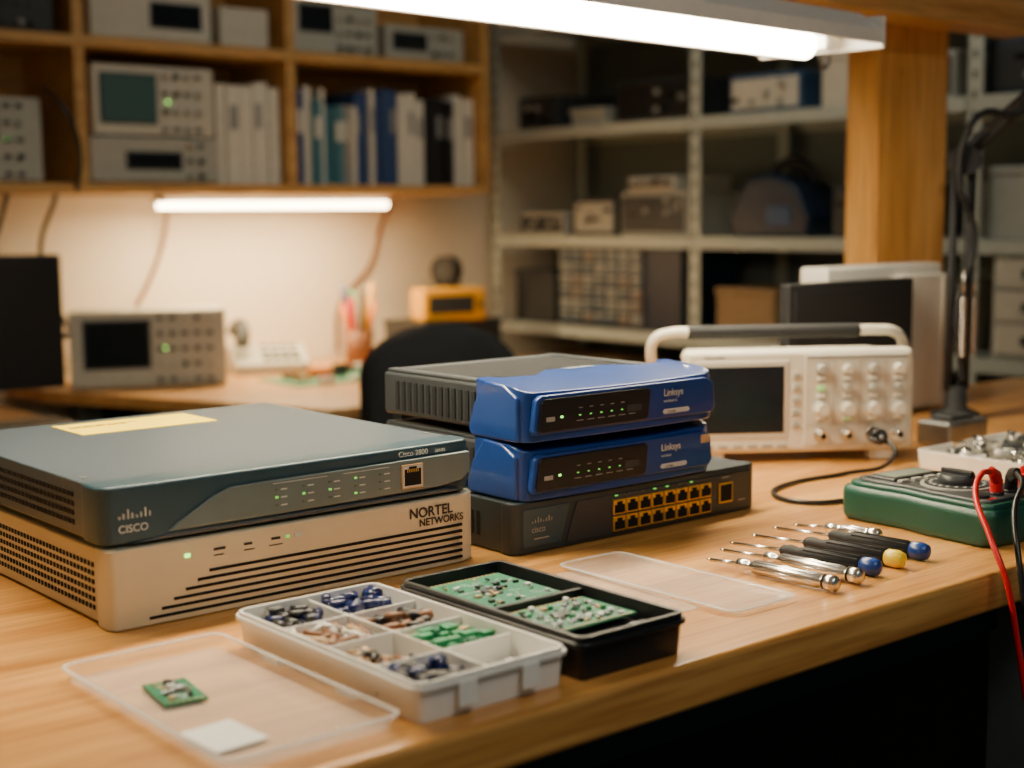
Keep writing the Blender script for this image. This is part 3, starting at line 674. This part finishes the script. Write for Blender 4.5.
# ---------------------------------------------------------------- rear desk
g=group('rear_desk')
prism('top',g,[(1.355,3.61),(1.375,3.42),(1.700,2.64),(2.75,2.64),(2.75,3.61)],-.150,-.120,M_desk,bevel=.003)
boxes('legs',g,[(1.46,1.51,3.4,3.45,FZ,-.15),(1.76,1.81,2.68,2.73,FZ,-.15),(2.68,2.73,2.67,2.72,FZ,-.15),(2.68,2.73,3.52,3.57,FZ,-.15)],M_dsteel)
box('back_panel',g,(1.5,2.7,3.55,3.57,-.75,-.15),M_under)
g=group('side_desk')
box('top',g,(.45,1.335,3.0,3.61,-.20,-.17),M_desk,bevel=.003)
boxes('legs',g,[(.48,.53,3.03,3.08,FZ,-.2),(1.27,1.32,3.03,3.08,FZ,-.2),(.48,.53,3.53,3.58,FZ,-.2),(1.27,1.32,3.53,3.58,FZ,-.2)],M_dsteel)
g=group('computer_monitor',(1.040,3.25,-.17))
box('shell',g,(-.26,.320,0,.03,.075,.385),M_black,bevel=.006)
box('display',g,(-.245,.305,-.002,.004,.095,.37),M_black)
box('neck',g,(-.01,.06,.03,.06,.01,.2),M_black,bevel=.004)
box('foot',g,(-.09,.14,-.04,.13,0,.012),M_black,bevel=.004)
g=group('laptop_computer',(1.08,3.03,-.17))
box('base',g,(0,.22,0,.16,0,.018),M_dmetal,bevel=.004)
box('keys',g,(.015,.205,.05,.145,.0175,.0205),M_dgrey,bevel=.001)
sc=instrument('oscilloscope',1.420,3.37,-.12,.375,.17,.190,M_inst,(.10,.50,.28,.86),M_screen,1,12,rz=-24,leds=1)
tube('handle',sc,[(0.0,.10,.13),(-.03,.06,.12),(-.035,.0,.08),(-.012,-.02,.05)],.010,M_inst)
g=group('desk_telephone',(1.865,3.36,-.12),-20)
prism('body',g,[(0,0),(.17,0),(.17,.060),(.09,.075),(0,.030)],0,.20,M_inst,plane='yz',bevel=.004)
tube('handset',g,[(.025,.03,.085),(.03,.06,.120),(.03,.11,.125),(.025,.15,.11)],.020,M_instd)
boxes('keypad',g,[(.08+.026*i,.098+.026*i,.015+.03*j,.035+.03*j,.038+.0125*j,.049+.0125*j) for i in range(4) for j in range(3)],M_dgrey,bevel=.001)
g=group('cutting_mat',(1.86,3.04,-.12),0)
box('sheet',g,(0,.40,0,.20,0,.003),M_mat)
g=group('pencil_cup',(2.255,3.36,-.12))
lathe('cup',g,[(.036,0),(.042,.10)],M_brown,n=20)
cols=[M_red,M_amber,M_greenb,M_dblue,M_orange,M_red,M_chip,M_amber,M_orange]
for i,c in enumerate(cols):
    a=i*.75; cyl('pencil_%d'%(i+1),g,(.012*math.cos(a),.012*math.sin(a),.03),(.050*math.cos(a),.040*math.sin(a),.175+.018*(i%4)),.0075,c,n=8)
rr=random.Random(3)
g=group('desk_clutter')
bm=bmesh.new()
for i in range(26):
    x=rr.uniform(1.92,2.32);y=rr.uniform(3.05,3.24);s=rr.uniform(.008,.022); addbox(bm,(x-s,x+s,y-s*.7,y+s*.7,-.1165,-.1165+rr.uniform(.008,.035)),rr.randrange(5))
finish(bm,'parts',g,[M_instd,M_white,M_tan,M_orange,M_brown])
g=group('storage_box',(2.44,3.30,-.12)); box('box',g,(0,.28,0,.20,0,.105),M_instd,bevel=.003); box('lid',g,(-.003,.283,-.003,.203,.10,.113),M_instd,bevel=.002)
g=group('yellow_bench_meter',(2.455,3.33,-.0065),-15)
box('case',g,(0,.20,0,.10,0,.092),M_amber,bevel=.008); box('display',g,(.02,.16,-.003,.01,.022,.072),M_instd,bevel=.002); cyls('knob',g,[((.18,0,.045),(.18,-.012,.045),.008)],M_dgrey)
g=group('tape_dispenser',(2.63,3.44,.0860)); cyls('roll',g,[((-.02,0,.045),(.02,.01,.045),.045)],M_black,n=28); cyls('core',g,[((-.022,0,.045),(.022,.01,.045),.02)],M_instd,n=20); box('base',g,(-.03,.03,-.03,.03,0,.01),M_black,bevel=.002)
g=group('wall_cables')
tube('cable_a',g,[(1.30,3.40,.36),(1.30,3.5,.25),(1.26,3.55,.12),(1.22,3.55,.0),(1.2,3.5,-.10)],.006,M_black)
tube('cable_b',g,[(1.44,3.45,.36),(1.445,3.58,.2),(1.50,3.6,.05),(1.56,3.59,-.06)],.006,M_black)
tube('cable_c',g,[(1.78,3.55,.36),(1.80,3.605,.25),(1.75,3.61,.12),(1.68,3.60,.02)],.005,M_brown)
tube('cable_d',g,[(2.50,3.5,.36),(2.51,3.6,.28),(2.47,3.61,.15),(2.36,3.61,.04),(2.34,3.6,-.1)],.006,M_brown)
tube('cable_e',g,[(1.36,3.32,.60),(1.40,3.29,.55),(1.43,3.28,.45),(1.42,3.285,.36)],.005,M_black)
# ---------------------------------------------------------------- office chair
g=group('office_chair',(1.672,2.20,FZ),-8)
bm=bmesh.new()
nx,nz=18,16
grid=[]
for s in(0,1):
    G=[]
    for j in range(nz+1):
        row=[]
        v=j/nz; z=.66+.322*v
        hw=.182*(1-.06*v**2)*(max(0,1-(max(0,(v-.66)/.34))**3.4*.58))*(1-max(0,(.2-v)/.2)**2*.2)
        for i in range(nx+1):
            u=i/nx*2-1
            y=.055*u*u-.03*math.sin(v*3.1)-.02
            th=.026*math.sqrt(max(0,1-u**4))*math.sqrt(max(0.0,1-(2*v-1)**6))
            row.append(bm.verts.new((hw*u,y+(th if s else -th),z+.012*(1-u*u)*v)))
        G.append(row)
    grid.append(G)
for s in(0,1):
    for j in range(nz):
        for i in range(nx): bm.faces.new((grid[s][j][i],grid[s][j][i+1],grid[s][j+1][i+1],grid[s][j+1][i]))
bmesh.ops.remove_doubles(bm,verts=bm.verts,dist=.0005)
finish(bm,'back_rest',g,M_fab,smooth=True)
o=box('seat',g,(-.21,.21,-.03,.36,.44,.51),M_fab,bevel=.03,seg=4)
tube('back_bar',g,[(0,.15,.43),(0,-.04,.44),(0,-.08,.55),(0,-.05,.80)],.016,M_black)
cyl('column',g,(0,.14,.10),(0,.14,.44),.025,M_black)
for k in range(5):
    a=2*math.pi*k/5-.3; cyl('base_leg_%d'%(k+1),g,(0,.14,.10),(.23*math.cos(a),.14+.23*math.sin(a),.065),.022,M_black,r1=.014,n=12)
    cyl('caster_%d'%(k+1),g,(.23*math.cos(a)-.012,.14+.23*math.sin(a),.028),(.23*math.cos(a)+.012,.14+.23*math.sin(a),.028),.028,M_black,n=16)
# ---------------------------------------------------------------- metal shelving on right wall
g=group('steel_shelving')
X0,X1=2.90,3.30
ys=[3.56,2.715,1.87,1.02]
bm=bmesh.new()
for y in ys:
    for x in(X0,X1-.035):
        addbox(bm,(x,x+.035,y-.003,y+.0,FZ,1.15)); addbox(bm,(x,x+.003,y-.040,y,FZ,1.15))
finish(bm,'uprights',g,M_steel)
bm=bmesh.new()
for y in ys:
    for k in range(44):
        z=FZ+.05+k*.045; addbox(bm,(X0-.0012,X0+.001,y-.024,y-.016,z,z+.018))
finish(bm,'slots',g,M_hole)
lv=[-.66,-.34,-.035,.232,.552,.87]
bm=bmesh.new()
for z in lv:
    for a,b in zip(ys[1:],ys[:-1]):
        addbox(bm,(X0+.004,X1,a,b-.004,z-.004,z)); addbox(bm,(X0-.001,X0+.006,a,b-.004,z-.032,z)); addbox(bm,(X1-.005,X1,a,b-.004,z-.030,z))
finish(bm,'shelves',g,M_steel)
def sbox(name,y0,y1,z,h,body,d=.24,face=None,x=2.93,det=True,seed=0):
    g=group(name); rnd=random.Random(seed)
    box('case',g,(x,x+d,y0,y1,z,z+h),body,bevel=.006)
    if det:
        box('panel',g,(x-.003,x+.004,y0+.01,y1-.01,z+.012,z+h-.012),face or M_instd,bevel=.002)
        bm=bmesh.new()
        for i in range(6):
            yy=rnd.uniform(y0+.02,y1-.02);zz=z+rnd.uniform(.025,max(.03,h-.025))
            if rnd.random()<.5: addcyl(bm,(x-.002,yy,zz),(x-.012,yy,zz),.009,.008,12,0)
            else: addbox(bm,(x-.005,x,yy-.015,yy+.015,zz-.006,zz+.006),1)
        finish(bm,'controls',g,[M_knob,M_screen])
    else: 
        box('lid',g,(x-.004,x+d+.004,y0-.003,y1+.003,z+h-.016,z+h+.002),body,bevel=.003)
    return g
M_navy=mat('navy_plastic',(.006,.018,.045),.45,var=.1); M_bluebox=mat('blue_box',(.03,.08,.18),.5,var=.1); M_card=mat('cardboard',(.36,.23,.11),.8,var=.1); M_lgrey=mat('light_grey_box',(.38,.40,.36),.6,var=.06)
z=.232
sbox('signal_generator',3.25,3.46,z,.070,M_inst,seed=1)
sbox('power_supply',3.03,3.21,z,.11,M_instd,face=M_inst,seed=2)
sbox('amplifier',2.75,3.01,z,.125,M_inst,face=M_instd,seed=3)
sbox('frequency_counter',2.80,2.98,z+.127,.040,M_instl,seed=13)
g=group('power_drill_case',(2.93,2.34,z))
prism('case',g,[(0,0),(.24,0),(.26,.06),(.20,.15),(.12,.165),(.04,.13),(-.01,.05)],0,.17,M_navy,plane='yz',bevel=.01)
tube('handle',g,[(.08,.03,.14),(.08,.07,.185),(.08,.14,.19),(.08,.19,.14)],.012,M_blackm)
box('panel',g,(-.004,.004,.05,.13,.03,.08),M_bluebox,bevel=.003)
sbox('power_supply',2.06,2.26,z,.13,M_instd,seed=5)
sbox('equipment_box',1.60,1.83,z,.16,M_lgrey,det=False)
z=.552
sbox('equipment_box',3.28,3.46,z,.10,M_instd,seed=6)
sbox('tool_case',3.08,3.22,z,.05,M_inst,det=False)
sbox('power_supply',2.73,3.03,z,.115,M_instd,face=M_black,seed=7)
sbox('storage_bin',2.36,2.60,z,.10,M_bluebox,det=True,face=M_instl,seed=8)
sbox('equipment_box',2.12,2.30,z,.13,M_instl,det=False)
sbox('amplifier',1.92,2.08,z,.11,M_lgrey,seed=9)
sbox('storage_bin',1.60,1.84,z,.12,M_navy,det=True,seed=19)
g=group('shelf_clutter'); rr=random.Random(17); bm=bmesh.new()
for z in(-.035,.232,.552):
    for i in range(26):
        y=rr.uniform(1.1,3.48)
        if min(abs(y-q) for q in ys)<.07: continue
        s=rr.uniform(.015,.04);h=rr.uniform(.02,.09);x=rr.uniform(3.205,3.25)
        if rr.random()<.6: addbox(bm,(x-.02,x+.02,y-s,y+s,z,z+h*1.6),rr.randrange(6))
        else: addcyl(bm,(x,y,z),(x,y,z+h*1.3),min(s*.8,.03),min(s*.8,.03),14,rr.randrange(6))
finish(bm,'items',g,[M_instd,M_inst,M_card,M_lgrey,M_instd,M_navy])
# drawer organizer
z=-.035
g=group('drawer_organizer')
box('frame',g,(2.92,3.16,2.76,3.26,z,z+.235),M_navy,bevel=.004)
M_drawer=mat('drawer_clear',(.11,.14,.17),.25,var=.25); M_drawer2=mat('drawer_tan',(.17,.14,.12),.3,var=.2); M_drawer3=mat('drawer_pale',(.22,.24,.24),.3,var=.2)
bm=bmesh.new(); rr=random.Random(9)
for i in range(7):
    for j in range(6):
        y=2.90+i*.050; zz=z+.012+j*.036
        addbox(bm,(2.908,2.925,y+.003,y+.047,zz+.003,zz+.033),rr.choice([0,0,1,3])); addbox(bm,(2.902,2.909,y+.012,y+.038,zz+.022,zz+.030),2)
finish(bm,'drawers',g,[M_drawer,M_drawer2,M_lgrey,M_drawer3])
sbox('storage_bin',3.30,3.48,z,.16,M_instd,det=False)
sbox('carton',2.44,2.64,z,.13,M_card,det=False)
sbox('signal_generator',2.18,2.40,z,.14,M_inst,seed=14)
sbox('amplifier',1.93,2.12,z,.17,M_instl,seed=15)
g=group('drawer_cabinet')
box('frame',g,(2.915,3.2,1.52,1.80,z,z+.235),M_lgrey,bevel=.004)
boxes('drawer_fronts',g,[(2.905,2.918,1.53,1.79,z+.012+.074*k,z+.078+.074*k) for k in range(3)],M_instl,bevel=.003)
boxes('label_slots',g,[(2.900,2.907,1.60,1.72,z+.035+.074*k,z+.055+.074*k) for k in range(3)],M_dgrey)
z=-.34
sbox('carton',3.1,3.45,z,.2,M_card,det=False,d=.3)
sbox('storage_bin',2.76,3.02,z,.18,M_instd,det=False,d=.3)
sbox('carton',2.36,2.66,z,.22,M_instd,det=False,d=.3)
sbox('equipment_box',1.95,2.30,z,.2,M_lgrey,d=.3,seed=22)
sbox('equipment_box',1.50,1.82,z,.2,M_instl,d=.3,seed=23)
z=-.66
sbox('carton',3.0,3.45,z,.25,M_card,det=False,d=.3)
sbox('carton',2.36,2.66,z,.25,M_instd,det=False,d=.3)
sbox('carton',1.95,2.30,z,.2,M_lgrey,det=False,d=.3)
# ---------------------------------------------------------------- lights
def area(name,loc,rot,sx,sy,p,col):
    l=bpy.data.lights.new(name,'AREA'); l.shape='RECTANGLE'; l.size=sx; l.size_y=sy; l.energy=p; l.color=col
    o=bpy.data.objects.new(name,l); COL.objects.link(o); o.location=loc; o.rotation_euler=[math.radians(a) for a in rot]; return o
th=math.radians(ang)
cx=1.53-LL/2*math.cos(th)-.0925*math.sin(th); cy=1.105-LL/2*math.sin(th)+.0925*math.cos(th)
area('bench_tube_light',(cx,cy,.487),(0,0,ang),LL-.1,.03,12.5,(1,.82,.54))
area('cabinet_tube_light',(2.005,3.356,.315),(0,0,0),.66,.04,9.5,(1,.70,.36))
g=group('added_fill_panel')  # invented out-of-view panel above the camera, added for fill light
box('frame',g,(.0,1.2,-.7,-.1,CZ-.04,CZ-.001),M_enamel,bevel=.003)
box('diffuser',g,(.03,1.17,-.67,-.13,CZ-.045,CZ-.035),mat('fill_panel_glow',(1,1,1),.5,emit=(1,.94,.82),es=2.0))
area('added_fill_area',(.6,-.4,CZ-.05),(0,0,0),1.1,.5,8.5,(1,.95,.84))  # added fill light for the bench side, under the invented panel
area('added_rear_fill',(2.1,2.2,CZ-.02),(0,0,0),.9,.3,7.5,(1,.97,.82))  # added fill with no fixture, brightens the cabinet and rear shelves
w=bpy.data.worlds.new('World'); SC.world=w; w.use_nodes=True
w.node_tree.nodes['Background'].inputs[0].default_value=(.55,.74,.78,1); w.node_tree.nodes['Background'].inputs[1].default_value=.12
# ---------------------------------------------------------------- camera
yaw,p,roll=[math.radians(v) for v in (39.91,6.73,-.49)]
F=Vector((math.sin(yaw)*math.cos(p),math.cos(yaw)*math.cos(p),-math.sin(p)))
R=Vector((math.cos(yaw),-math.sin(yaw),0)); U=R.cross(F)
R2=R*math.cos(roll)+U*math.sin(roll); U2=U*math.cos(roll)-R*math.sin(roll)
cam=bpy.data.cameras.new('camera'); co=bpy.data.objects.new('camera',cam); COL.objects.link(co)
mw=Matrix((R2,U2,-F)).transposed().to_4x4(); mw.translation=Vector((0,0,.3)); co.matrix_world=mw
cam.lens=1446.8*36/1024; cam.sensor_width=36; cam.clip_start=.02
cam.dof.use_dof=True; cam.dof.focus_distance=1.22; cam.dof.aperture_fstop=4.2
SC.camera=co
# put the room on a z=0 floor
for o in list(SC.objects):
    if o.parent is None: o.location.z+=.9
